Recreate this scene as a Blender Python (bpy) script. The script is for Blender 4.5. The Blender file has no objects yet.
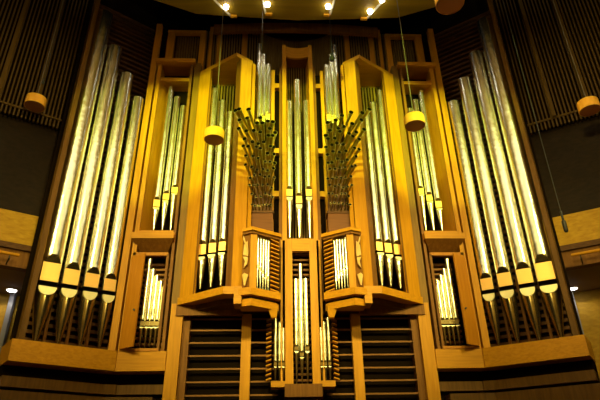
import bpy, math, random
from math import sin, cos, tan, atan, atan2, radians, pi, sqrt, hypot
from mathutils import Matrix, Vector
random.seed(7)

# ------------------------------------------------------------------ camera, world, light
F = 528.8                       # focal length in pixels of the 600 px wide frame
P = 0.4849                         # upward pitch
RO = 0.0183                     # roll
YAW = 0.0484                    # the viewer looks slightly to the right ...
X0 = -0.665                     # ... from a seat slightly left of the axis
H = 1.7                         # eye height
sc = bpy.context.scene
COL = sc.collection
_r = Vector((cos(YAW), -sin(YAW), 0)); _f = Vector((sin(YAW), cos(YAW), 0)); _z = Vector((0, 0, 1))
cf = _f * cos(P) + _z * sin(P); _u = -_f * sin(P) + _z * cos(P)
cr = _r * cos(RO) - _u * sin(RO); cu = _r * sin(RO) + _u * cos(RO)
cd = bpy.data.cameras.new('camera')
cd.sensor_width = 36; cd.lens = F * 36 / 600; cd.clip_end = 200
cam = bpy.data.objects.new('camera', cd); COL.objects.link(cam)
m = Matrix((cr, cu, -cf)).transposed().to_4x4(); m.translation = Vector((X0, 0, H))
cam.matrix_world = m
sc.camera = cam
sc.view_settings.view_transform = 'Standard'; sc.view_settings.look = 'None'
sc.view_settings.gamma = 1; sc.view_settings.use_curve_mapping = False
sc.view_settings.exposure = 0.0
w = bpy.data.worlds.new('hall_air'); sc.world = w; w.use_nodes = True
w.node_tree.nodes['Background'].inputs[0].default_value = (1, .62, .25, 1)
w.node_tree.nodes['Background'].inputs[1].default_value = 0.02

def spot(name, loc, target, energy, color, size, blend=.6, radius=.3):
    l = bpy.data.lights.new(name, 'SPOT'); l.energy = energy; l.color = color
    l.spot_size = radians(size); l.spot_blend = blend; l.shadow_soft_size = radius
    o = bpy.data.objects.new(name, l); COL.objects.link(o); o.location = loc
    o.rotation_euler = (Vector(target) - Vector(loc)).to_track_quat('-Z', 'Y').to_euler()
    return o
# theatre spots on the hall's ceiling bridge, plus an added fill for each side
YEL = (.98, 1.22, .08); ORA = (1, .84, .24)
for s in (-1, 1):
    spot('yellow_spot_centre', (s * 4.0, 0.5, 13.2), (s * -.9, 13.5, 11.7), 8200, YEL, 21, .3, .15)
    spot('yellow_spot_tower', (s * 5.0, 0.5, 13.0), (s * 3.0, 13.5, 11.7), 6600, YEL, 20, .3, .15)
    spot('yellow_spot_bay', (s * 8.0, 0.5, 12.5), (s * 4.4, 13.5, 11.2), 6000, YEL, 20, .3, .15)
    spot('amber_spot_inner', (s * 3.0, 1.0, 11.5), (s * 1.4, 13.5, 6.8), 6400, ORA, 34, .8, .4)
    spot('amber_spot_outer', (s * 8.0, 1.0, 11.5), (s * 4.6, 13.6, 7.4), 4300, ORA, 40, .9, .4)
    spot('side_fill', (s * -1.0, -1.0, 9.0), (s * 10.5, 11.5, 8.6), 4500, (1, .78, .22), 54, .9, .5)  # added fill without a real source, brightens the side screens and drums
# added unseen lights brighten pale ceiling and far wall for the pipes to mirror
for x in (-10, -5, 0, 5, 10):
    spot('ceiling_fill', (x, 2.0, 9.0), (x, 3.5, 16), 2600, (1, .92, .66), 100, .6, .3)
    spot('far_wall_fill', (x, -10.0, 9.0), (x, -20, 12), 1700, (1, .95, .24), 100, .6, .3)

# ------------------------------------------------------------------ pixel rays (photo pixel -> world point at a depth)
def ray(x, y):
    return cf + cr * ((x - 300) / F) + cu * ((200 - y) / F)
def at(x, y, Y):
    d = ray(x, y); k = Y / d.y
    return (-(d.x * k + X0), Y, d.z * k + H)           # h is measured to the left of the axis
def hx(x, y, Y): return at(x, y, Y)[0]
def zv(h, Y, y):
    b = (200 - y) / F; X = -h - X0
    return (b * (cf.x * X + cf.y * Y) - cu.x * X - cu.y * Y) / (cu.z - b * cf.z) + H
def on(x, y, p, ang):
    """ray meets the vertical plane through plan point p=(h,Y) running outwards and towards the viewer at ang"""
    d = ray(x, y); hx_, yy = -d.x, d.y
    t = (cos(ang), -sin(ang)); nx, ny = -t[1], t[0]
    k = (nx * (p[0] + X0) + ny * p[1]) / (nx * hx_ + ny * yy)
    return (hx_ * k - X0, yy * k, d.z * k + H)
def pxw(px, h, Y, z): return px * ((-h - X0) * cf.x + Y * cf.y + (z - H) * cf.z) / F

# ------------------------------------------------------------------ materials
def nt(name):
    m_ = bpy.data.materials.new(name); m_.use_nodes = True
    return m_, m_.node_tree, m_.node_tree.nodes['Principled BSDF']
def wood(name, c1, c2, axis='z', rough=.42, scale=1.0):
    m_, t, b = nt(name)
    tc = t.nodes.new('ShaderNodeTexCoord'); mp = t.nodes.new('ShaderNodeMapping')
    mp.inputs['Scale'].default_value = (9 * scale, 9 * scale, .7 * scale) if axis == 'z' else (.7 * scale, 9 * scale, 12 * scale)
    n = t.nodes.new('ShaderNodeTexNoise'); n.inputs['Scale'].default_value = 1.6; n.inputs['Detail'].default_value = 6
    n.inputs['Distortion'].default_value = .6
    r = t.nodes.new('ShaderNodeValToRGB'); r.color_ramp.elements[0].color = (*c1, 1); r.color_ramp.elements[1].color = (*c2, 1)
    r.color_ramp.elements[0].position = .32; r.color_ramp.elements[1].position = .68
    t.links.new(tc.outputs['Object'], mp.inputs[0]); t.links.new(mp.outputs[0], n.inputs['Vector'])
    t.links.new(n.outputs['Fac'], r.inputs[0]); t.links.new(r.outputs[0], b.inputs['Base Color'])
    b.inputs['Roughness'].default_value = rough + .08; b.inputs['Specular IOR Level'].default_value = .18
    return m_
def metal(name, c, rough, mix=1.0, bump=0.0):
    m_, t, b = nt(name)
    b.inputs['Base Color'].default_value = (*c, 1); b.inputs['Metallic'].default_value = mix
    b.inputs['Roughness'].default_value = rough
    if bump:
        tc = t.nodes.new('ShaderNodeTexCoord'); n = t.nodes.new('ShaderNodeTexNoise'); n.inputs['Scale'].default_value = 3.5
        n.inputs['Detail'].default_value = 2
        bp = t.nodes.new('ShaderNodeBump'); bp.inputs['Strength'].default_value = bump; bp.inputs['Distance'].default_value = .05
        t.links.new(tc.outputs['Object'], n.inputs['Vector']); t.links.new(n.outputs['Fac'], bp.inputs['Height'])
        t.links.new(bp.outputs[0], b.inputs['Normal'])
    return m_
def plain(name, c, rough=.8, emit=0.0, ec=None):
    m_, t, b = nt(name)
    b.inputs['Base Color'].default_value = (*c, 1); b.inputs['Roughness'].default_value = rough
    if rough >= 1: b.inputs['Specular IOR Level'].default_value = 0
    if emit:
        b.inputs['Emission Color'].default_value = (*(ec or c), 1); b.inputs['Emission Strength'].default_value = emit
    return m_
M = dict(
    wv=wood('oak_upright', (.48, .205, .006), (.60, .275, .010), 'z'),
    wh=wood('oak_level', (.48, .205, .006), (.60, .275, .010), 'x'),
    wd=wood('oak_brown_and_shade', (.16, .062, .008), (.24, .10, .013), 'z', .5),  # brown boards, and the shade of turned-away faces put into the colour
    door=wood('door_orange_brown', (.40, .15, .008), (.50, .20, .012), 'z'),
    dpost=wood('dark_walnut', (.10, .045, .006), (.15, .068, .009), 'z'),
    post=wood('oak_post_shade', (.17, .085, .006), (.24, .12, .010), 'z'),  # darker oak, the shade on the upper post put into its colour
    chest=wood('orange_chest', (.12, .036, .003), (.16, .052, .004), 'x'),
    back=wood('dark_stained_board', (.08, .034, .010), (.13, .055, .015), 'x', .5),
    slat=wood('brown_slat', (.20, .085, .02), (.30, .13, .03), 'x', .5),
    void=plain('black_hollow', (.004, .003, .002), 1.0),
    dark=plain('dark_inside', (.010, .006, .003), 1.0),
    flute=wood('olive_fluted_board', (.16, .10, .02), (.25, .16, .035), 'z', .5),
    hallceil=plain('pale_reflect_ceiling', (.72, .68, .55), .9),
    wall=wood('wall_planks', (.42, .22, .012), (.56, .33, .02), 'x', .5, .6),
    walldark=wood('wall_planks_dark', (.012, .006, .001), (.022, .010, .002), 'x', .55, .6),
    screen=wood('screen_slat', (.085, .046, .008), (.115, .063, .011), 'z', .5),
    ceil=wood('ceiling_board', (.19, .115, .006), (.25, .15, .009), 'x', .5, .4),
    tin=metal('polished_tin', (1, .97, .76), .27, 1.0, .35),
    tinf=metal('tin_dim_reflection', (.30, .23, .11), .2, .95, .1),  # darker tin, the dim reflection on feet and arches put into its colour
    lip=metal('lip_warm_reflection', (1, .60, .17), .45, .6),  # warm reflection put into the colour of the gilded lip
    lip2=metal('bright_lower_lip', (.95, .86, .50), .5, .4),
    brass=metal('trumpet_brass', (.46, .38, .09), .35, .85),
    mic=plain('black_rubber', (.01, .01, .01), .5),
    cord=plain('grey_cord', (.16, .14, .12), .6),
    floor=wood('stage_floor', (.55, .44, .26), (.68, .55, .34), 'x', .4, .5),
    shade=plain('amber_drum', (1, .50, .04), .6),
    lipwood=wood('pale_carved_wood', (.72, .46, .14), (.85, .58, .22), 'z'),
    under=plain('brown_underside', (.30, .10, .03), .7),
    grey=plain('grey_paint', (.32, .31, .30), .5),
    plaster=plain('tan_plaster', (.30, .20, .10), .8),
    lamp=plain('lamp_bulb', (1, 1, 1), .5, 14, (1, .97, .88)),
    lampc=plain('cool_downlight', (1, 1, 1), .5, 14, (.93, .93, 1)),
    track=plain('pale_track', (.75, .68, .5), .5),
)

# ------------------------------------------------------------------ mesh builder
LOC = {}
class MB:
    def __init__(self): self.v = []; self.f = []; self.mi = []
    def add(self, vs, fs, mi=0):
        o = len(self.v); self.v += [tuple(p) for p in vs]; self.f += [tuple(i + o for i in f) for f in fs]; self.mi += [mi] * len(fs)
    def box(self, h0, h1, y0, y1, z0, z1, mi=0):
        self.prism([(h0, y0), (h1, y0), (h1, y1), (h0, y1)], z0, z1, mi); return self
    def prism(self, poly, z0, z1, mi=0):
        n = len(poly); vs = [(a, b, z0) for a, b in poly] + [(a, b, z1) for a, b in poly]
        self.add(vs, [tuple(range(n))[::-1], tuple(range(n, 2 * n))] + [(i, (i + 1) % n, n + (i + 1) % n, n + i) for i in range(n)], mi); return self
    def loft(self, A, B, mi=0):
        n = len(A)
        self.add(list(A) + list(B), [tuple(range(n))[::-1], tuple(range(n, 2 * n))] + [(i, (i + 1) % n, n + (i + 1) % n, n + i) for i in range(n)], mi); return self
    def wallbox(self, p, q, th, z0, z1, mi=0):
        """upright board from plan point p to q, thickness th away from the viewer"""
        dx, dy = q[0] - p[0], q[1] - p[1]; L = hypot(dx, dy); nx, ny = -dy / L, dx / L
        if ny < 0: nx, ny = -nx, -ny
        self.prism([p, q, (q[0] + nx * th, q[1] + ny * th), (p[0] + nx * th, p[1] + ny * th)], z0, z1, mi); return self
    def tube(self, pts, r, n=8, mi=0, caps=True):
        rings = []
        for i, p in enumerate(pts):
            p = Vector(p); a = Vector(pts[max(i - 1, 0)]); b = Vector(pts[min(i + 1, len(pts) - 1)])
            d = (b - a).normalized(); up = Vector((0, 0, 1)) if abs(d.z) < .95 else Vector((1, 0, 0))
            x = d.cross(up).normalized(); y = d.cross(x).normalized(); rr = r[i] if isinstance(r, (list, tuple)) else r
            rings.append([p + (x * cos(2 * pi * k / n) + y * sin(2 * pi * k / n)) * rr for k in range(n)])
        vs = [v for R_ in rings for v in R_]; fs = []
        for i in range(len(rings) - 1):
            for k in range(n): fs.append((i * n + k, i * n + (k + 1) % n, (i + 1) * n + (k + 1) % n, (i + 1) * n + k))
        if caps: fs += [tuple(range(n))[::-1], tuple(range((len(rings) - 1) * n, len(rings) * n))]
        self.add(vs, fs, mi); return self
    def dlathe(self, rings, n=32, mi=0, caps=True):
        """rings of (z, radius, clip): circle flattened in front at y = -clip"""
        vs = []
        for z, r, c in rings:
            for k in range(n):
                a = 2 * pi * k / n; vs.append((r * cos(a), max(r * sin(a), -c), z))
        fs = []
        for i in range(len(rings) - 1):
            for k in range(n): fs.append((i * n + k, i * n + (k + 1) % n, (i + 1) * n + (k + 1) % n, (i + 1) * n + k))
        if caps: fs += [tuple(range(n))[::-1], tuple(range((len(rings) - 1) * n, len(rings) * n))]
        self.add(vs, fs, mi); return self
    def build(self, name, mats, parent=None, s=-1, smooth=False, local=False, loc=None, sharp=38):
        if not isinstance(mats, (list, tuple)): mats = [mats]
        base = Vector((0, 0, 0)) if local else (LOC.get(parent.name, Vector((0, 0, 0))) if parent else (Vector(loc) if loc else Vector((0, 0, 0))))
        me = bpy.data.meshes.new(name)
        me.from_pydata([((v[0] if local else v[0] * s) - base.x, v[1] - base.y, v[2] - base.z) for v in self.v], [], self.f)
        import bmesh
        bm = bmesh.new(); bm.from_mesh(me)
        for i, f in enumerate(bm.faces): f.material_index = self.mi[i]; f.smooth = smooth
        bmesh.ops.recalc_face_normals(bm, faces=bm.faces); bm.to_mesh(me); bm.free()
        if smooth: me.set_sharp_from_angle(angle=radians(sharp))
        for q in mats: me.materials.append(M[q])
        o = bpy.data.objects.new(name, me); COL.objects.link(o)
        if parent: o.parent = parent; LOC[o.name] = LOC.get(parent.name, Vector((0, 0, 0)))
        elif not local:
            o.location = base; LOC[o.name] = base
        return o
def thing(name, label, cat, loc, rz=0, group=None, s=-1):
    o = bpy.data.objects.new(name, None); COL.objects.link(o); o.empty_display_size = .2
    l = Vector((loc[0] * s, loc[1], loc[2])); o.location = l; o.rotation_euler.z = rz; LOC[o.name] = l
    o['label'] = label; o['category'] = cat
    if group: o['group'] = group
    return o
def tag(o, label, cat, group=None):
    o['label'] = label; o['category'] = cat
    if group: o['group'] = group
    return o
def struct(o): o['kind'] = 'structure'; return o
SIDE = {-1: 'left', 1: 'right'}

# ------------------------------------------------------------------ hall shell
wa = radians(32)
Wp = (7.25, 14.2)                                   # where the side walls meet the organ wall
def W(d, off=0): return (Wp[0] + d * cos(wa) - off * sin(wa), Wp[1] - d * sin(wa) - off * cos(wa))
struct(MB().box(-16, 16, -20, 19, -.2, 0).build('floor', 'floor', s=1))
struct(MB().box(-16, 16, 2.0, 18, 0, .03).build('floor', 'walldark', s=1))  # dark platform added so the mouth arches mirror a dim floor
struct(MB().box(-16, 16, 18.0, 18.3, 0, 20).build('wall_back', 'back', s=1))
struct(MB().box(-16, 16, -20.3, -20, 0, 21).build('wall_front', 'wall', s=1))
# ceiling over the hall in front of the organ
zc = zv(0, 13.2, 21.5)
cpts = [(205, 20.5), (300, 20.5), (395, 22)]
struct(MB().box(-15.9, 15.9, -19.9, 6.0, zc - .06, zc - .005).build('ceiling', 'hallceil', s=1))  # unseen pale half, added as something bright for the tin pipes to mirror
struct(MB().prism([(-14, -13), (14, -13), (14, 3), (5.2, 12.2), (3.4, 12.95), (0, 13.15), (-3.4, 12.95), (-5.2, 12.2), (-14, 3)], zc, zc + .35).build('ceiling', 'ceil', s=1))
struct(MB().box(-16, 16, -20, 18, 21.0, 21.3).build('ceiling_upper', 'dark', s=1))
for s in (-1, 1):
    zs = lambda y, x=30: on(x, y, Wp, wa)[2]
    dr = ray(12, 295); k_ = (zs(268, 20) - H) / dr.z; offb = -((-dr.x * k_ - X0 - Wp[0]) * sin(wa) + (dr.y * k_ - Wp[1]) * cos(wa))
    zA = zs(125, 60); zB = zs(215, 30); zC = zs(247, 30); zD = zs(268, 20); zE = zs(293, 12)
    zf = on(60, 131, Wp, wa)[2]
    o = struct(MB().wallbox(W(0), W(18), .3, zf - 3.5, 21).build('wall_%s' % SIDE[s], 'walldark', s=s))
    MB().wallbox(W(.0, .02), W(18, .02), .3, zC, zB).build('parapet_panel', 'wall', o, s)
    MB().wallbox(W(.0, .10), W(18, .10), .5, zC - .16, zC).build('parapet_ledge', 'back', o, s)
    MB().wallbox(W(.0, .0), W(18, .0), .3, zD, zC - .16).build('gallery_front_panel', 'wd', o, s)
    MB().wallbox(W(.0, -.05), W(18, -.05), 3.0, zD + .002, zD + .15).build('gallery_soffit', 'plaster', o, s)
    MB().wallbox(W(0, offb), W(18, offb), .3, 0, zD + .002).build('lower_gallery_wall', 'wall', o, s)

# ------------------------------------------------------------------ side walls: screens, rails, lights
for s in (-1, 1):
    sd = SIDE[s]
    pl = W(0, .35)
    zb = on(60, 129, pl, wa)[2]
    t = thing('slatted_screen', 'dark slatted wooden acoustic screen high on the %s side wall' % sd, 'screen', (pl[0], pl[1], zb), s=s)
    def dd(x, y):
        q = on(x, y, pl, wa); return hypot(q[0] - pl[0], q[1] - pl[1]) * (1 if q[0] > pl[0] else -1)
    f = MB(); d = -.35
    while d < 9.0:
        f.wallbox(W(d, .35), W(d + .042, .35), .10, zb, 20.5); d += .112
    f.build('slats', 'screen', t, s)
    MB().wallbox(W(-.3, .2), W(9.1, .2), .03, zb + .1, 20.5).build('backing_board', 'dark', t, s)
    MB().wallbox(W(-.35, .38), W(9.1, .38), .04, zb + .28, zb + .34).build('cross_batten', 'screen', t, s)
    for x, y in ((55, 30), (18, 30)):
        d = dd(x, y)
        MB().wallbox(W(d - .06, .5), W(d + .06, .5), .18, zb + .3, 20.5).build('mullion', 'screen', t, s)
    # handrail
    q = on(6, 253, W(0, .45), wa); d = hypot(q[0] - W(0, .45)[0], q[1] - W(0, .45)[1])
    zr = q[2]
    a, b = W(d - .32, .45), W(d + 8, .45)
    t = thing('handrail', 'brown wooden handrail ending in mid wall on the %s gallery' % sd, 'handrail', (a[0], a[1], zr), s=s)
    MB().tube([(a[0], a[1], zr), (b[0], b[1], zr)], .045, 10).build('rail', 'wh', t, s, True)
    for k in range(3):
        p0 = W(d - .1 + k * 1.4, .45); p1 = W(d - .1 + k * 1.4, .0)
        MB().tube([(p0[0], p0[1], zr - .03), (p0[0], p0[1], zr - .12), (p1[0], p1[1], zr - .14)], .018, 6).build('bracket', 'mic', t, s, True)
    # downlight under the gallery
    zE2 = zD
    dr = ray(12, 289.5); k = (zE2 - H) / dr.z; cx, cy = -dr.x * k - X0, dr.y * k
    t = thing('downlight', 'small round white downlight in the soffit under the %s gallery' % sd, 'light', (cx, cy, zE2), s=s)
    MB().dlathe([(-.03, .17, 9), (0, .17, 9)], 20).build('trim_ring', 'track', t, s, local=True)
    MB().dlathe([(-.045, .13, 9), (-.031, .13, 9)], 20).build('bulb', 'lampc', t, s, local=True)
    l = bpy.data.lights.new('downlight_beam', 'SPOT'); l.energy = 12; l.spot_size = 2.4; l.color = (.95, .9, .85); l.shadow_soft_size = .1
    lo = bpy.data.objects.new('downlight_beam', l); COL.objects.link(lo); lo.parent = t; lo.location = (0, 0, -.1)
    # grey column
    q = on(11, 305, W(0, offb + .15), wa)
    o = MB().box(q[0] - .07, q[0] + .07, q[1] - .07, q[1] + .07, 0, zD).build('steel_column', 'grey', None, s, loc=(s * q[0], q[1], 0))
    tag(o, 'slim grey steel column under the %s gallery' % sd, 'column')

# ------------------------------------------------------------------ organ pipes
def pipe(x, y, Y, ylip, ys0, ys1, yarch, ytop, wpx, label, group, s, rz=0.0, kind='organ_pipe', n=32, foot='tinf', ztop=None):
    """x, y: pixel of the foot tip; Y: depth or (plan point, angle); then pixel heights of the mouth and the top; width in pixels"""
    if isinstance(Y, tuple): h, yy, z0 = on(x, y, Y[0], Y[1])
    else: h, yy, z0 = at(x, y, Y)
    zz = [zv(h, yy, q) for q in (ylip, ys0, ys1, yarch)]
    zt = ztop if ztop else zv(h, yy, ytop)
    ym = ys0
    R = pxw(wpx, h, yy, zz[1]) / 2
    t = thing(kind, label, 'organ pipe', (h, yy, z0), rz * -s, group, s)
    lb, s0, s1, ar = [q - z0 for q in zz]; zt -= z0
    c = .62 * R; hw = .84 * R; zp = s1 + (ar - s1) * .70
    arch = min(ar - zp, .85 * R); ar = zp + arch
    zs_ = [s1 + .0, zp] + [zp + arch * k / 9 for k in range(1, 10)] + [ar + .01, zt - .02, zt]
    vs = []; fs = []
    for z in zs_:
        for k in range(n):
            a_ = 2 * pi * k / n; xx, yy_ = R * cos(a_), R * sin(a_)
            if z <= zp: yy_ = max(yy_, -c)
            elif z <= ar and abs(xx) < hw * 1.08 and z < zp + arch * sqrt(max(0, 1 - (xx / hw / 1.08) ** 2)): yy_ = max(yy_, -(c + .37 * R * (z - zp) / arch))
            vs.append((xx, yy_, z))
    for k in range(n): vs.append((R * .9 * cos(2 * pi * k / n), R * .9 * sin(2 * pi * k / n), zt))
    for k in range(n): vs.append((R * .9 * cos(2 * pi * k / n), R * .9 * sin(2 * pi * k / n), zt - .3))
    m_ = len(zs_) + 2
    for i in range(m_ - 1):
        for k in range(n): fs.append((i * n + k, i * n + (k + 1) % n, (i + 1) * n + (k + 1) % n, (i + 1) * n + k))
    fs += [tuple(range(n))[::-1], tuple(range((m_ - 1) * n, m_ * n))]
    b = MB(); b.add(vs, fs)
    for i_, f_ in enumerate(fs[:-2]):
        pz = [vs[q] for q in f_]
        if min(p_[2] for p_ in pz) >= zp - 1e-6 and max(p_[2] for p_ in pz) <= ar + .02 and any(hypot(p_[0], p_[1]) < R * .995 for p_ in pz) and sum(p_[1] for p_ in pz) < 0: b.mi[i_] = 1  # arch faces take the darker tin in place of a dark reflection
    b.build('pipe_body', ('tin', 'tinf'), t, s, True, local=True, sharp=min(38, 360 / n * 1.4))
    MB().dlathe([(s0, R * .9, .30 * R), (s1, R * .9, .30 * R)], max(n // 2, 8)).build('mouth_slot', 'void', t, s, local=True)
    u = MB(); u.add([(-hw, -c - .03 * R, s1), (hw, -c - .03 * R, s1), (hw, -c - .03 * R, zp), (-hw, -c - .03 * R, zp),
                     (-hw, -c + .1 * R, s1), (hw, -c + .1 * R, s1), (hw, -c + .1 * R, zp), (-hw, -c + .1 * R, zp)],
                    [(0, 1, 2, 3), (4, 7, 6, 5), (0, 4, 5, 1), (1, 5, 6, 2), (2, 6, 7, 3), (3, 7, 4, 0)])
    u.build('upper_lip', 'lip' if n > 20 else 'tinf', t, s, local=True)
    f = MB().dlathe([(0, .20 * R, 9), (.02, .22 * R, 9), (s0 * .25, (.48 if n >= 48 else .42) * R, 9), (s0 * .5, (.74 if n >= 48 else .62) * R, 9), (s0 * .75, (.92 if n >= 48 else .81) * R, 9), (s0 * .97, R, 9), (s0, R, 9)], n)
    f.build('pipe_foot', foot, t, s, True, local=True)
    pts = [(-hw, s0)] + [(-hw * cos(pi * k / 10), s0 - (s0 - lb) * (.15 + .85 * sin(pi * k / 10))) for k in range(11)] + [(hw, s0)]
    u = MB(); y0, y1 = -1.03 * R, -.35 * R
    u.loft([(a, y0, z) for a, z in pts], [(a, y1, z) for a, z in pts]); u.build('lower_lip', 'lip2' if n > 20 else 'tin', t, s, local=True)
    return t

A = (4.75, 13.96); aw = radians(36)
def G(d, off=0): return (A[0] + d * cos(aw) - off * sin(aw), A[1] - d * sin(aw) - off * cos(aw))
def dG(x, y, off=0):
    q = on(x, y, G(0, off), aw); g = G(0, off)
    return hypot(q[0] - g[0], q[1] - g[1]) * (1 if q[0] > g[0] else -1)
zL1 = zv(A[0], A[1], 351); zL0 = zv(A[0], A[1], 371)          # wing ledge top and bottom
zW = zv(A[0], A[1], -14)                                       # case rises out of sight
ORD4 = ['outermost and tallest', 'second from the outer end', 'third from the outer end', 'innermost and shortest']
for s in (-1, 1):
    sd = SIDE[s]
    dB = dG(16, 349)
    t = thing('wing_case', 'angled %s wing of the organ case with dark louvred back and light ledge' % sd, 'organ case', (A[0], A[1], 0), s=s)
    d0 = dG(15, 349); 
    # ledge in two straight runs joined at the corner
    MB().prism([G(0), G(dB + .12), G(dB + .12, -1.1), (A[0], A[1] + 1.1)], zL0, zL1).build('ledge', 'wh', t, s)
    MB().prism([(A[0], A[1] + .35), G(.1, -.35), G(dB + .1, -.30), G(dB + .1, -1.1), (A[0], A[1] + 1.0)], zv(A[0], A[1], 392.5), zL0 - .28).build('lower_board', 'dpost', t, s)
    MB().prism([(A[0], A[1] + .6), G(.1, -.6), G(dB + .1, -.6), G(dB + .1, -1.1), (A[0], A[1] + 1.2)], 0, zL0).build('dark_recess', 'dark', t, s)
    MB().prism([(A[0] - 1.0, A[1] + .1), G(.1, -.1), G(dB + .6, -.1), G(dB + .6, -1.1), (A[0] - 1.0, A[1] + 1.2)], 0, zv(A[0], A[1], 397)).build('plinth', 'dpost', t, s)
    MB().wallbox(G(dB - .13, .0), G(dB, .0), .32, zL1, zW).build('outer_post', 'dpost', t, s)
    zr = zv(A[0], A[1], 23)
    d1 = A[0]; p1 = hx(141, 130, 14); p2 = hx(147, 130, 14)
    MB().box(p2, p1, 14.0, 14.18, zL1, zr).build('inner_post', 'wv', t, s)
    MB().wallbox(G(-.05, -.95), G(dB, -.95), .06, zL1, zW).build('back_board', 'dark', t, s)
    lv = MB(); z = zL1 + .15
    while z < zW - 1.5:
        lv.wallbox(G(.0, -.80), G(dB - .25, -.80), .10, z, z + .085); z += .20
    lv.build('louvre_slats', 'back', t, s)
    for k in range(3):
        dk = [.55, 1.05, 1.6][k]
        MB().wallbox(G(dk, -.66), G(dk + .07, -.66), .08, zL1, zL1 + 1.9).build('wind_trunk', 'wd', t, s)
    # four big pipes
    spec = [(34.5, 343, 294, 288, 281.5, 256, 15, 20), (57.5, 344.5, 296, 289.5, 284, 263, 49, 17.2),
            (79.5, 346, 297.5, 291.5, 286, 267, 76, 16), (99, 347.5, 299, 293.5, 288.5, 272, 99.5, 13.8)]
    for k, (x, y, a, b, c, e, tp, wd) in enumerate(spec):
        o = (1.2, 1.8, 2.4, 3.4)[k]
        pipe(x, y, (G(0, -.32), aw), a + o + 2, b + o, c + o, e + o, tp, wd, 'big silver organ pipe in the %s wing, %s of its four' % (sd, ORD4[k]),
             'big pipes of the %s wing' % sd, s, aw * .85, n=48)

    # ---------------- inner bay: upper recess with three pipes, cupboard below with five
    xa = lambda x, y=130, Y=14.0: hx(x, y, Y)
    hO, hI = xa(149), xa(186)
    t = thing('bay_case', 'narrow %s bay of the organ case between the wing and the tower' % sd, 'organ case', ((hO + hI) / 2, 14, 0), s=s)
    ztop = zv(hO, 14, 61)
    MB().box(xa(153), hO, 14.0, 14.5, zL1, ztop).build('stile', 'wv', t, s)
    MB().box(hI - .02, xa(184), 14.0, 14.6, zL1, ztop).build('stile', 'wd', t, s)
    MB().prism([(xa(153), 14.08), (xa(153) - .02, 14.12), (xa(160), 14.62), (xa(153), 14.62)], zv(5, 14, 232), zv(5, 14, 77)).build('cheek_panel', 'wv', t, s)
    MB().box(hI, hO, 14.62, 14.7, zL1, ztop).build('back_board', 'dark', t, s)
    MB().box(hI - .1, hO + .08, 13.85, 14.6, ztop - .14, ztop).build('cornice', 'wh', t, s)
    zz = zv(hO, 14, 76.5); MB().box(hI + .05, hO - .12, 14.05, 14.6, zz - .14, zz).build('shelf', 'wh', t, s)
    z1 = zv(4.6, 14, 230); z0 = zv(4.6, 14, 234.5)
    MB().box(hI + .05, hO - .02, 14.02, 14.6, z0, z1).build('sill', 'wh', t, s)
    z2 = zv(4.6, 14, 240.5); MB().box(hI, hO + .02, 13.82, 14.6, z2, z0).build('sill', 'wh', t, s)
    z3 = zv(4.6, 14, 252)
    MB().loft([(hI, 13.82, z2), (hO + .02, 13.82, z2), (hO + .02, 14.5, z2), (hI, 14.5, z2)],
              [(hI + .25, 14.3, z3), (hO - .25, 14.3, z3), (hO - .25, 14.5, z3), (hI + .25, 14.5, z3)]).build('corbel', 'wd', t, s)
    MB().box(hI - .08, A[0], 14.0, 14.9, zL0, zL1).build('ledge', 'wh', t, s)
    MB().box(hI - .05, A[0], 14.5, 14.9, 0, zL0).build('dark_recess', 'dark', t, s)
    MB().box(hI - .05, A[0] + .0, 14.35, 14.45, zv(A[0], A[1], 392.5), zL0 - .28).build('lower_board', 'dpost', t, s)
    lv = MB(); z = zL1 + .1
    zc1 = zv(4.6, 14, 254)
    while z < zc1 - .1: lv.box(hI + .1, hO - .3, 14.45, 14.6, z, z + .06); z += .15
    lv.build('louvre_slats', 'slat', t, s)
    hA = hx(131.5, 346, 14); hB = hx(162, 346, 14)
    zc0 = zL1
    MB().box(hx(168.5, 254, 14) - .02, hx(168.5, 254, 14) + .05, 14.0, 14.1, zc0, zc1).build('opening_frame', 'wd', t, s)
    MB().box(hx(168.5, 254, 14), hO - .05, 14.0, 14.1, zc1 - .04, zc1 + .05).build('opening_frame', 'door', t, s)
    MB().box(hx(168.5, 254, 14), hO - .05, 13.98, 14.1, zc0, zc0 + .07).build('opening_frame', 'door', t, s)
    # open door leaf swinging forward on the outer side
    dh = hO - .06
    o = MB().prism([(dh, 13.98), (dh - .42, 13.70), (dh - .40, 13.66), (dh + .02, 13.94)], zc0 + .05, zc1 - .1)
    o = o.build('door_leaf', 'door', t, s)
    MB().tube([(dh - .3, 13.74, zc0 + 1.0), (dh - .3, 13.66, zc0 + 1.0)], .025, 8).build('door_knob', 'mic', o, s)
    # upper back frame over the bay
    zq = zv(4.0, 14.5, 35)
    a0, a1 = hx(168, 40, 14.5), hx(206, 40, 14.5)
    MB().box(a0 - .26, a0, 14.4, 14.55, ztop, zq).build('crown_post', 'wv', t, s)
    MB().box(a1 , a1 + .2, 14.4, 14.55, ztop, zq).build('crown_post', 'wv', t, s)
    MB().box(a1, a0, 14.38, 14.56, zq, zq + .12).build('crown_rail', 'wv', t, s)
    fl = MB(); h = a1 + .2
    while h < a0 - .28: fl.box(h, h + .05, 14.6, 14.68, ztop, zq); h += .09
    fl.build('crown_infill', 'flute', t, s)
    tri = ['outer and tallest', 'middle', 'inner and shortest']
    for k, (x, y, a, b, c, e, tp, wd) in enumerate([(153.5, 230, 210.5, 209, 207.3, 198, 88, 7.2), (162.3, 230, 203.5, 202, 200.5, 192, 98, 7.0), (170.5, 230, 196, 195, 193.5, 186, 107, 6.8)]):
        pipe(x, y, 14.32, a, b, c, e, tp, wd, 'slim pipe in the upper recess of the %s bay, %s' % (sd, tri[k]), 'pipes in the upper recess of the %s bay' % sd, s, .15, foot='tin')
    five = ['tallest and outermost', 'second tallest', 'middle', 'second shortest', 'shortest and innermost']
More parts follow.
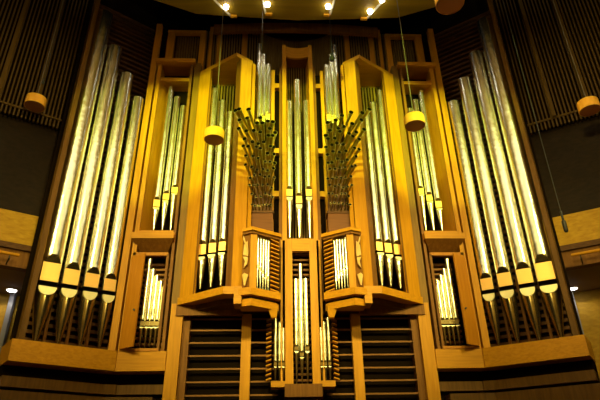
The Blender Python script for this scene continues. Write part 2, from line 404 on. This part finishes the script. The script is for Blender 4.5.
    for k, (x, tx, tp) in enumerate([(139.5, 147, 259), (144.5, 152, 269.5), (149.3, 155.5, 276), (154, 159, 281.5), (158.6, 163, 287)]):
        pipe(x, 347, 14.22, 329, 327.6, 326, 320, tp, 5.1, 'small gilded pipe in the %s bay cupboard, %s of five' % (sd, five[k]), 'pipes in the cupboard of the %s bay' % sd, s, .1, n=16)

# ------------------------------------------------------------------ towers, balconies, trumpets
zR = zv(3.30, 14, 75); zF1 = zv(1.98, 13.03, 286.5); zF0 = zv(1.98, 13.03, 294)
AP = (2.00, 13.06); C0 = (3.30, 14.0); T1 = (1.60, 13.36)
def lerp(a, b, t): return (a[0] + (b[0] - a[0]) * t, a[1] + (b[1] - a[1]) * t)
for s in (-1, 1):
    sd = SIDE[s]; other = SIDE[-s]
    t = thing('main_post', 'broad wooden main post flanking the %s tower down to the floor' % sd, 'post', (3.7, 14, 0), s=s)
    zm = zv(3.5, 14, 303)
    pf0 = hx(182.5, 320, 14.05); pr0 = hx(190.5, 320, 14.2)
    MB().box(pf0, hx(170, 320, 14.05), 14.05, 14.7, 0, zm).build('face_board', 'wv', t, s)
    MB().box(3.31, hx(171.5, 300, 14.05), 14.05, 14.7, zm, zv(3.45, 14, 62)).build('upper_board', 'post', t, s)  # shaded face of the post, its shade put into the darker wood
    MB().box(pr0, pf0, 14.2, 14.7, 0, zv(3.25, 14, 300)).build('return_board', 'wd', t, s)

    t = thing('tower_case', 'pointed projecting %s tower of the organ case with angular roof' % sd, 'organ case', (2.45, 13.5, zF0), s=s)
    MB().prism([(C0[0], 14.05), C0, AP, T1, (1.50, 13.45), (1.50, 14.6), (C0[0], 14.6)], zR, zR + .15).build('roof', 'wh', t, s)
    MB().prism([(C0[0] + .04, 14.05), (C0[0] + .04, C0[1] - .02), (AP[0] + .03, AP[1] - .06), (1.74, 13.02), (1.74, 14.6), (C0[0], 14.6)], zF0, zF1).build('ledge', 'wh', t, s)
    MB().box(1.56, 1.75, 12.93, 13.4, zF0 - .28, zF1 - .02).build('ledge_block', 'wh', t, s)
    MB().prism([(C0[0] - .15, 14.2), (AP[0], AP[1] + .35), (1.1, 13.4), (.68, 13.5), (.68, 14.7), (C0[0] - .1, 14.7)], zF0 - .14, zF0).build('soffit', 'back', t, s)
    MB().prism([(C0[0] + .06, 14.0), (1.58, 13.95), (1.58, 14.1), (C0[0] + .06, 14.1)], zv(3.3, 14, 315.5), zv(3.3, 14, 303.5)).build('cross_beam', 'wd', t, s)
    q = lerp(C0, AP, .30)
    MB().wallbox(C0, q, .10, zF1, zR).build('side_panel', 'wv', t, s)
    MB().prism([q, lerp(C0, AP, .33), (lerp(C0, AP, .33)[0] + .05, 14.4), (q[0] + .1, 14.4)], zF1, zR).build('reveal', 'wd', t, s)
    fA = (hx(240.8, 80, 13.17), 13.17); fB = (hx(251.3, 80, 13.32), 13.32); fC = (hx(252.3, 80, 13.36), 13.36); fD = (hx(255.3, 80, 13.42), 13.42)
    MB().prism([fA, (fA[0] + .02, fA[1] - .01), (fA[0] + .17, fA[1] + .20), (fA[0] + .12, fA[1] + .25)], zF1, zR).build('apex_post', 'wd', t, s)
    MB().wallbox(fA, fB, .06, zF1, zR).build('face_panel', 'wv', t, s)
    zp = zv(1.6, 13.4, 64)
    MB().wallbox(fC, fD, .10, zF1, zp).build('corner_strip', 'wv', t, s)
    MB().box(1.68, 1.75, 13.45, 14.4, zF1, zR).build('inner_wall', 'wv', t, s)
    MB().box(1.68, 3.25, 14.55, 14.62, zF1, zR).build('back_board', 'dark', t, s)
    fl = MB(); h = 1.78
    while h < 3.2: fl.box(h, h + .05, 14.47, 14.55, zv(2.5, 14.5, 150), zR); h += .10
    fl.build('fluted_back', 'flute', t, s)
    for k, (x, y, a, b, c, e, tp, wd) in enumerate([(200, 289, 262, 258.5, 255.3, 241, 90, 9.3), (210.7, 287, 260, 256, 253.3, 240, 102, 8.8), (220.7, 285.7, 257, 254, 251.3, 239, 113, 8.2)]):
        Y = (13.97, 13.75, 13.53)[k]
        pipe(x, y, Y, a, b, c, e, tp, wd, 'long silver organ pipe in the %s tower, the %s of three' % (sd, ['outer and tallest', 'middle', 'inner and shortest'][k]), 'pipes of the %s tower' % sd, s, -.2, n=40, foot='tin')
    # tall pipes between tower and niche
    for k, (x, y, tp, xt, wd, ms) in enumerate([(256.6, 165, 45, 259, 5.4, 124), (261.9, 165, 55, 264, 5.0, 121.5), (267.2, 165, 65, 269, 4.8, 119)]):
        pipe(x, y, 13.85, ms + 2.5, ms + 1, ms, ms - 6, tp, wd, 'tall slim silver pipe rising behind the %s trumpets, the %s of three' % (sd, ['outer and tallest', 'middle', 'inner and shortest'][k]), 'tall pipes behind the %s trumpets' % sd, s, 0)
    MB_ = MB().box(.9, 1.52, 13.75, 14.05, zv(1.4, 13.9, 168), zv(1.4, 13.9, 165)); 
    o = MB_.build('pipe_shelf', 'wh', None, s, loc=(s * 1.2, 13.9, zv(1.4, 13.9, 168)))
    tag(o, 'narrow wooden shelf holding the tall slim pipes behind the %s trumpets' % sd, 'shelf')

    # trumpet chest (box under the trumpets)
    Yc = 13.55
    c0, c1 = hx(250, 222, Yc), hx(273, 222, Yc)
    zc1_ = zv(1.2, Yc, 213); zc2_ = zv(1.2, Yc, 300)
    t = thing('wind_chest', 'orange brown boxed wind chest under the %s fan of trumpets' % sd, 'wind chest', ((c0 + c1) / 2, Yc, zc2_), s=s)
    MB().box(c1, c0, Yc, 14.1, zc2_, zc1_).build('box', 'chest', t, s)
    MB().box(c1 - .03, c0 + .03, Yc - .03, 14.1, zc1_, zc1_ + .07).build('lid', 'back', t, s)
    zr1 = zv(1.2, Yc, 143)
    MB().box(c1 + .03, c0 - .03, Yc + .12, 13.74, zc1_ + .07, zr1).build('rack_board', 'back', t, s)
    # trumpets: eight rows of six, fanning out towards the hall
    for j in range(11):
        for i in range(6):
            u = (i + (.25 if j % 2 else -.25)) / 5.0; u = min(max(u, 0), 1); v = j / 10.0                       # u: 0 outer .. 1 inner ; v: 0 bottom .. 1 top
            hb = c0 - .08 - (c0 - c1 - .16) * u; zb_ = zc1_ + .14 + (zr1 - zc1_ - .2) * v
            L = .38 + 1.36 * v - .75 * u * v ** 1.5 + random.uniform(-.10, .10)
            az = radians(-2 + 21 * (1 - u) * (.35 + .65 * v) - 5 * u + random.uniform(-2, 2)); el = radians(2 + 6 * v + random.uniform(-2.5, 2.5))
            d = Vector((sin(az) * cos(el), -cos(az) * cos(el), sin(el)))
            b0 = Vector((hb, Yc + .12, zb_)); rb = .036 + .032 * v
            t2 = thing('trumpet_pipe', 'thin brass horizontal trumpet with dark open bell in the fan on the %s of centre' % sd, 'organ pipe', tuple(b0), group='%s fan of horizontal trumpets' % sd, s=s)
            MB().tube([b0, b0 + d * .16, b0 + d * .18, b0 + d * (L * .92), b0 + d * (L - .03), b0 + d * L], [.022, .022, .014, rb * .80, rb * .95, rb * 1.12], 10).build('resonator', 'brass', t2, s, True)
            MB().tube([b0 + d * (L + .001), b0 + d * (L + .004)], rb * .98, 10).build('bell_opening', 'void', t2, s)

    # balcony bay (small positive)
    P1 = (1.72, 12.95); P2 = (hx(252, 288, 12.88), 12.88); P3 = (hx(279, 291, 13.35), 13.35)
    zr0 = zv(P2[0], P2[1], 232); zr1_ = zv(P2[0], P2[1], 229)
    zf1 = zv(P2[0], P2[1], 287.5); zf0 = zv(P2[0], P2[1], 294.5)
    bk = 13.52
    t = thing('balcony_case', 'small bay-shaped organ case with slim stopped front on the %s of the centre post' % sd, 'organ case', (1.25, 13.2, zf0), s=s)
    rl = hx(242.5, 231, 13.0)
    def poly(g): return [(rl, P1[1] + .06 - g), (P2[0] + .02, P2[1] - g), (P3[0] - g, P3[1] - g * .6), (P3[0], bk), (rl, bk)]
    MB().prism(poly(.07), zr0 + .04, zr1_ + .05).build('rim', 'wh', t, s)
    MB().prism(poly(.02), zr0 - .03, zr0 + .04).build('rim_moulding', 'wd', t, s)
    MB().prism([(P1[0] - .02, P1[1])] + poly(.05)[1:], zf0, zf1).build('ledge', 'wh', t, s)
    g = -.16
    MB().prism(poly(g), zf0 - .07, zf0).build('shadow_gap', 'dark', t, s)
    MB().prism(poly(-.07), zf0 - .25, zf0 - .07).build('lower_ledge', 'wh', t, s)
    z9 = zf0 - .25
    MB().loft([(P3[0] + .02, P3[1] - .05, z9 + .1), (P3[0] + .30, P3[1] - .08, z9 + .1), (P3[0] + .3, bk, z9 + .1), (P3[0] + .02, bk, z9 + .1)],
              [(P3[0] + .06, P3[1] + .04, z9 - .2), (P3[0] + .2, P3[1] + .04, z9 - .2), (P3[0] + .2, bk, z9 - .2), (P3[0] + .06, bk, z9 - .2)]).build('corbel', 'wh', t, s)
    MB().wallbox((P2[0] + .07, P2[1] + .03), (P2[0] - .10, P2[1] + .08), .08, zf1, zr0).build('corner_post', 'wv', t, s)
    MB().wallbox((rl - .02, P1[1] + .10), (P2[0] + .06, P2[1] + .07), .04, zf1, zr0).build('end_panel', 'wd', t, s)
    # carved fan and shield on the end panel
    def ep(u, z): 
        a = (rl - .03, P1[1] + .07); b = (P2[0] + .10, P2[1] + .02); q = lerp(a, b, u); return (q[0], q[1], z)
    Hh = zr0 - zf1
    def leaf(pts):
        mb = MB(); fr = [(ep(u, zf1 + Hh * v)[0] , ep(u, 0)[1] - .045, zf1 + Hh * v) for u, v in pts]; bkp = [(a, b + .07, c) for a, b, c in fr]
        mb.loft(fr, bkp); return mb.build('carved_leaf', 'lipwood', t, s)
    leaf([(.0, .97), (.5, .80), (.85, .66), (.80, .62), (.35, .78), (.0, .90)])
    leaf([(.15, .78), (.70, .84), (.88, .66), (.85, .55), (.05, .60)])
    leaf([(.05, .57), (.85, .53), (.75, .42), (.2, .36), (.4, .48)])
    leaf([(.0, .24), (.35, .27), (.95, .22), (.55, .05), (.35, .05)])
    # slender front pipes
    for k in range(5):
        x = (257.2, 260, 262.8, 265.5, 268)[k]; yy = 13.10 + .05 * k
        ms = (268, 271, 274, 277, 279.5)[k]
        pipe(x, 288.5 + .35 * k, yy, ms + 1.3, ms + .7, ms, ms - 3, 232, 2.15, 'very slender pipe in the %s balcony, %s' % (sd, ['first from the corner post', 'second from the corner post', 'middle', 'fourth from the corner post', 'nearest the slatted side'][k]),
             'slender pipes of the %s balcony' % sd, s, 0, n=12, foot='tin', ztop=zr0 - .05)
    MB().wallbox((hx(256, 260, 13.3), 13.3), (hx(270, 260, 13.4), 13.4), .05, zf1, zr0 - .03).build('back_board', 'dark', t, s)
    fa = hx(270.5, 262, 13.2); fb = P3[0]
    n_ = 13
    for k in range(n_):
        z = zf1 + .06 + (zr0 - zf1 - .14) * k / (n_ - 1)
        MB().loft([(fa, 13.2, z + .0), (fa, 13.2, z + .03), (fa, 13.32, z + .03), (fa, 13.32, z + .0)],
                  [(fb, 13.33, z - .05), (fb, 13.33, z - .02), (fb, 13.45, z - .02), (fb, 13.45, z - .05)]).build('fin', 'wh', t, s)
    MB().box(fb, fa, bk, bk + .05, zf1, zr0).build('fin_backing', 'dark', t, s)

    # strips beside the niche
    t = thing('niche_pilaster', 'upright pair of thin wooden strips with dark gap %s of the central niche' % sd, 'pilaster', (.8, 13.95, zF1), s=s)
    za, zb2 = zv(.8, 13.95, 300), zv(.8, 13.95, 70)
    MB().box(hx(273.8, 200, 13.95), hx(270, 200, 13.95), 13.95, 14.1, za, zb2).build('strip', 'wv', t, s)
    MB().box(hx(282.3, 200, 14.02), hx(279, 200, 14.02), 14.02, 14.2, za, zv(.6, 14, 66)).build('strip', 'wd', t, s)
    MB().box(.60, .80, 14.2, 14.25, za, zb2).build('gap_board', 'dark', t, s)
    for yb in (86, 151, 194):
        z = zv(.75, 14, yb); MB().box(.62, .77, 13.97, 14.15, z - .09, z + .09).build('spacer_block', 'wv', t, s)

    # side pipes low beside the centre case
    zs0 = zv(.7, 13.9, 388); zs1 = zv(.7, 13.9, 382)
    ha, hb_ = hx(271, 385, 13.9), hx(285.5, 385, 13.9)
    t = thing('low_side_case', 'small shelf with short dark fins low on the %s of the centre case' % sd, 'organ case', ((ha + hb_) / 2, 13.9, zs0), s=s)
    MB().box(hb_, ha, 13.75, 14.2, zs0, zs1).build('shelf', 'wh', t, s)
    hc = hx(266, 350, 13.9)
    for k in range(14):
        z = zs1 + .05 + (zv(.8, 13.9, 318) - zs1) * k / 14
        MB().loft([(ha, 13.95, z + .04), (ha, 13.95, z + .07), (ha, 14.15, z + .07), (ha, 14.15, z + .04)],
                  [(hc, 14.0, z), (hc, 14.0, z + .03), (hc, 14.15, z + .03), (hc, 14.15, z)]).build('fin', 'wh', t, s)
    for k, (x, tp) in enumerate([(275.3, 318), (279.7, 322), (283.4, 328)]):
        pipe(x, 381.5, 13.92, 368, 367, 366, 361, tp, 3.4, 'thin pipe on the low %s shelf, %s of three' % (sd, ['outer and tallest', 'middle', 'inner and shortest'][k]), 'thin pipes on the low %s shelf' % sd, s, 0, n=12)

    # louvred base wall, outer and inner panel with a post between
    Yl = 14.25
    g0, g1 = hx(242, 320, 14.2), hx(251.3, 320, 14.2)
    o = MB().box(g1, g0, 14.2, 14.4, 0, zv(2, 14.2, 314)).build('base_post', 'wv', None, s, loc=(s * (g0 + g1) / 2, 14.3, 0))
    tag(o, 'plain wooden post between the louvred base panels on the %s' % sd, 'post')
    for nm, e0, e1 in (('wide outer', g0, hx(190.5, 320, 14.25)), ('narrow inner', .62, g1)):
        t = thing('louvre_panel', '%s dark louvred panel in the %s base of the organ' % (nm, sd), 'louvre panel', ((e0 + e1) / 2, Yl, 0), s=s)
        MB().box(e0, e1, Yl + .22, Yl + .27, 0, zv(2, 14.2, 312)).build('backing', 'dark', t, s)
        lv = MB()
        for yy in (319, 330.3, 342.8, 355.8, 369, 382, 395.5, 409, 422, 435, 448, 460):
            z = zv(2.2, Yl, yy); lv.box(e0, e1, Yl, Yl + .06, z - .02, z + .02)
        lv.build('slats', 'slat', t, s)

    # upper back wall over the towers
    zt0 = zv(2.5, 14.5, 95); zt1 = zv(2.5, 14.5, 27)
    t = thing('upper_back_screen', 'fluted olive wood screen with uprights above the %s tower' % sd, 'screen', (2.6, 14.7, zt0), s=s)
    fl = MB(); h = 1.40
    while h < 3.35: fl.box(h, h + .05, 14.72, 14.8, zt0, zt1); h += .095
    fl.build('flutes', 'flute', t, s)
    MB().box(1.36, 3.8, 14.8, 14.85, zt0, zt1).build('backing', 'dark', t, s)
    for x0, x1 in ((217, 222), (242, 247), (209, 212)):
        MB().box(hx(x1, 45, 14.6), hx(x0, 45, 14.6), 14.6, 14.7, zt0, zt1 + .1).build('upright', 'wv', t, s)

# ------------------------------------------------------------------ centre
def mid(mb, name, mat, parent=None, smooth=False): return mb.build(name, mat, parent, 1, smooth)
def sym(mb, poly, z0, z1):
    mb.prism(poly, z0, z1); mb.prism([(-a, b) for a, b in poly], z0, z1); return mb
# curved fluted wall over the niche
zt = zv(0, 15.0, 41.5)
t = thing('curved_back_screen', 'curved fluted olive wall behind the top of the central niche', 'screen', (0, 15, zt - 3.5), s=1)
fl = MB(); n_ = 40
Rc = 2.1; cyc = 15.0 - Rc
for k in range(n_ + 1):
    a = -.66 + 1.32 * k / n_
    x, y = Rc * sin(a), cyc + Rc * cos(a)
    fl.wallbox((x - .028 * cos(a), y + .028 * sin(a)), (x + .028 * cos(a), y - .028 * sin(a)), .08, zt - 3.6, zt)
mid(fl, 'flutes', 'flute', t)
bk_ = MB()
for k in range(16):
    a = -.66 + 1.32 * k / 16; b = -.66 + 1.32 * (k + 1) / 16
    bk_.wallbox((2.2 * sin(a), cyc + 2.2 * cos(a)), (2.2 * sin(b), cyc + 2.2 * cos(b)), .04, zt - 3.6, zt)
mid(bk_, 'backing', 'back', t)
o = MB(); o.prism([(Rc * 1.02 * sin(-.8 + 1.6 * k / 20), cyc + Rc * 1.03 * cos(-.8 + 1.6 * k / 20)) for k in range(21)] + [(2.0, 15.8), (-2.0, 15.8)], zt, zt + .06)
mid(o, 'head_board', 'back', t)
# arched beam under the ceiling
struct(MB().box(-6.5, 6.5, 14.9, 15.0, zv(0, 14.9, 36), 20).build('gap_shade_1', 'void', s=1))  # black sheet added behind the beam to darken the gap below the ceiling
zb0 = zv(0, 14.0, 30); zb1 = zv(0, 14.0, 22.5)
pf = [(3.0, 14.16), (2.0, 14.09), (1.0, 14.03), (0, 14.01), (-1.0, 14.03), (-2.0, 14.09), (-3.0, 14.16)]
o = MB().prism(pf + [(a, b + .15) for a, b in pf[::-1]], zb0, zb1).build('arched_beam', 'wd', None, 1, loc=(0, 14.0, zb0))
tag(o, 'long slightly curved brown beam across the top of the organ', 'beam')

zn0 = zv(0, 13.8, 238.5); 
nA = hx(282.3, 200, 13.92); nB = hx(286.6, 200, 13.92)
t = thing('niche_case', 'tall central niche of bright wood with a concave head board', 'organ case', (0, 14, zn0), s=1)
zh0, zh1 = zv(0, 14, 57), zv(0, 14, 47)
for q in (-1, 1):
    MB().box(nB, nA, 13.92, 14.05, zn0, zh1 + .02).build('post', 'wv', t, q)
    MB().prism([(nB, 14.05), (nB + .06, 14.05), (nB, 14.62), (nB - .06, 14.62)], zn0, zh0).build('cheek', 'wv', t, q)
hd = [(nA * k / 6, 14.06 - .14 * (abs(k) / 6) ** 2) for k in range(-6, 7)]
mid(MB().prism(hd + [(a, b + .08) for a, b in hd[::-1]], zh0, zh1), 'head_board', 'wh', t)
mid(MB().box(-nB, nB, 14.06, 14.62, zh0 + .06, zh0 + .12), 'soffit', 'wd', t)
mid(MB().box(-nB, nB, 14.68, 14.72, zn0, zh0 + .1), 'back_board', 'dark', t)
fl = MB(); h = -nB + .02
while h < nB - .05: fl.box(h, h + .045, 14.62, 14.68, zn0, zh0 + .06); h += .085
mid(fl, 'flutes', 'flute', t)
for k, (x, ms, ar, tp, lb) in enumerate([(289.8, 198.5, 187.5, 102, 202.5), (299.6, 206, 194, 81, 210.5), (310, 198.5, 187.5, 102, 202.5)]):
    tt = pipe(x, 238, 14.12, lb, ms, ms - 1.8, ar, tp, 7.2, ['long silver pipe on the left in the central niche', 'tallest silver pipe in the middle of the central niche', 'long silver pipe on the right in the central niche'][k], 'pipes of the central niche', -1, 0, foot='tin')

zb_ = zv(0, 13.8, 385)
t = thing('centre_case', 'narrow upright centre case with framed opening below the niche', 'organ case', (0, 13.8, zb_), s=1)
zt_ = zv(0, 13.8, 238.5); zo1 = zv(0, 13.8, 251); ho = hx(285, 245, 13.8); hi = hx(292.3, 260, 13.8)
for q in (-1, 1): MB().box(hi, ho, 13.8, 13.95, zb_, zt_).build('stile', 'wv', t, q)
mid(MB().box(-hi, hi, 13.8, 13.95, zo1, zt_), 'top_rail', 'wh', t)
for q in (-1, 1): MB().box(ho, ho + .07, 13.95, 14.2, zb_, zt_ + .02).build('side_return', 'dark', t, q)
for q in (-1, 1): MB().box(ho + .07, ho + .12, 13.9, 14.2, zb_, zt_).build('edge_strip', 'wv', t, q)
mid(MB().box(-hi - .05, hi + .05, 14.28, 14.32, zb_, zt_), 'back_board', 'dark', t)
lv = MB(); z = zo1 + .35
while z > zb_: lv.box(-hi, hi, 14.15, 14.25, z - .05, z); z -= .15
mid(lv, 'louvre_slats', 'slat', t)
mid(MB().box(-ho - .02, ho + .02, 13.6, 14.3, zv(0, 13.65, 397), zb_), 'base_box', 'wd', t)
mid(MB().box(-ho + .1, ho - .1, 13.8, 14.3, 0, zv(0, 13.65, 397)), 'pedestal', 'back', t)
for k, (x, ms, ar, tp, lb) in enumerate([(296.9, 351.5, 345.5, 279, 353.5), (302.3, 357.5, 351.5, 264, 359.5), (308, 351.5, 345.5, 279, 353.5)]):
    pipe(x, 384, 14.0, lb, ms, ms - 1.2, ar, tp, 4.9, ['slim gilded pipe on the left in the centre case', 'taller slim gilded pipe in the middle of the centre case', 'slim gilded pipe on the right in the centre case'][k], 'pipes of the centre case', -1, 0, n=20)

# ------------------------------------------------------------------ hanging drums, cables, ceiling lights
def drum(x, y, wpx, top, label, dia=.56):
    """x, y: pixel of the middle of the drum's underside; top: pixel where its cord leaves the picture"""
    k = F * dia / wpx; d = ray(x, y) * k; c = Vector((d.x + X0, d.y, d.z + H))
    t = thing('hanging_drum', label, 'hanging drum', tuple(c), s=1)
    R = dia / 2; hh = .28
    MB().dlathe([(.03, R * .93, 9), (0, R, 9), (hh, R, 9), (hh + .015, R * .97, 9)], 40).build('drum_shell', 'shade', t, 1, True, local=True)
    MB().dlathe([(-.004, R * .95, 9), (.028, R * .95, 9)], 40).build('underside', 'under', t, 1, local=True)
    MB().tube([(0, 0, hh), (0, 0, 21 - c.z)], .011, 6).build('cord', 'cord', t, 1, True, local=True)

drum(34.5, 106.5, 19.3, 63, 'amber hanging drum in front of the slatted screen, far left')
drum(214, 140, 20, 223, 'amber hanging drum in front of the left organ tower')
drum(415, 126, 20.5, 397, 'amber hanging drum in front of the right organ tower and bay')
drum(590, 110.5, 20, 551, 'amber hanging drum in front of the slatted screen, at the far right edge')
drum(450, 4, 28, 450, 'dark hanging drum cut off by the top edge of the picture')

def cz(x, y, z):
    d = ray(x, y); k = (z - H) / d.z; return Vector((d.x * k + X0, d.y * k, z))
for x0, y0, x1, y1, bx, by, side, lab in [(206, -8, 230.5, 16, 226, 7.5, 1, 'leftmost ceiling track light with one bright bulb'), (262, -6, 265.5, 14, 267.5, 5, 1, 'second ceiling track light from the left with one bright bulb'),
                          (336, -6, 330, 15, 328, 7, -1, 'second ceiling track light from the right with one bright bulb'), (388, -4, 367, 18.5, 370, 12, -1, 'rightmost ceiling track light with two bright bulbs')]:
    a = cz(x0, y0, zc - .03); b = cz(x1, y1, zc - .03); bb = cz(bx, by, zc - .08)
    t = thing('ceiling_track_light', lab, 'light', tuple(b), s=1)
    dv = (b - a).normalized(); nv = Vector((-dv.y, dv.x, 0)) * .03
    mb = MB(); mb.loft([tuple(a - nv), tuple(a + nv), tuple(a + nv + Vector((0, 0, .03))), tuple(a - nv + Vector((0, 0, .03)))], [tuple(b - nv), tuple(b + nv), tuple(b + nv + Vector((0, 0, .03))), tuple(b - nv + Vector((0, 0, .03)))])
    mb.build('track_rail', 'track', t, 1)
    MB().box(b.x, b.x + side * .22, b.y - .04, b.y + .04, zc - .08, zc).build('end_plate', 'wh', t, 1)
    bulbs = [bb] + ([cz(382, 0.5, zc - .08)] if x0 == 388 else [])
    for q in bulbs:
        MB().dlathe([(q.z - .02 - b.z, .04, 9), (q.z - b.z, .085, 9), (q.z + .07 - b.z, .085, 9)], 16)
        mb = MB()
        for z_, r_ in ((-.05, .03), (-.02, .08), (.06, .09)): pass
        mb.tube([(q.x, q.y, q.z - .05), (q.x, q.y, q.z - .02), (q.x, q.y, q.z + .06)], [.04, .085, .09], 16).build('bulb', 'lamp', t, 1, True)
        l = bpy.data.lights.new('track_beam', 'POINT'); l.energy = 2; l.color = (1, .9, .6); l.shadow_soft_size = .08
        lo = bpy.data.objects.new('track_beam', l); COL.objects.link(lo); lo.parent = t; lo.location = q - b - Vector((0, 0, .16))

def mic(x, y, Y, label, L=.28, r=.045, two=False):
    a = at(x, y, Y); p = Vector((-a[0], a[1], a[2]))
    t = thing('hanging_microphone', label, 'microphone', tuple(p), s=1)
    MB().tube([(0, 0, 0), (0, 0, .03), (0, 0, L * .5), (0, 0, L * .55), (0, 0, L)], [r * .6, r, r, r * .55, r * .5], 12).build('capsule', 'mic', t, 1, True, local=True)
    MB().tube([(0, 0, L), (0, 0, 20.5 - p.z)], .009, 6).build('cable', 'mic', t, 1, True, local=True)
mic(332.2, 61, 12.5, 'black microphone hanging in front of the right tall slim pipes', .30, .085)
mic(566.5, 232, 11.0, 'black microphone hanging low before the right side wall', .55, .05)
mic(42.5, 84, 11.5, 'tiny dark microphone hanging above the far left amber drum', .2, .035)
a = at(261.8, 50, 12.8)
o = MB().tube([(-a[0], a[1], a[2]), (-a[0], a[1], 20.5)], .010, 6).build('hanging_cable', 'cord', None, 1, True, loc=(-a[0], a[1], a[2]))
tag(o, 'thin pale cable hanging in front of the left tall slim pipes', 'cable')
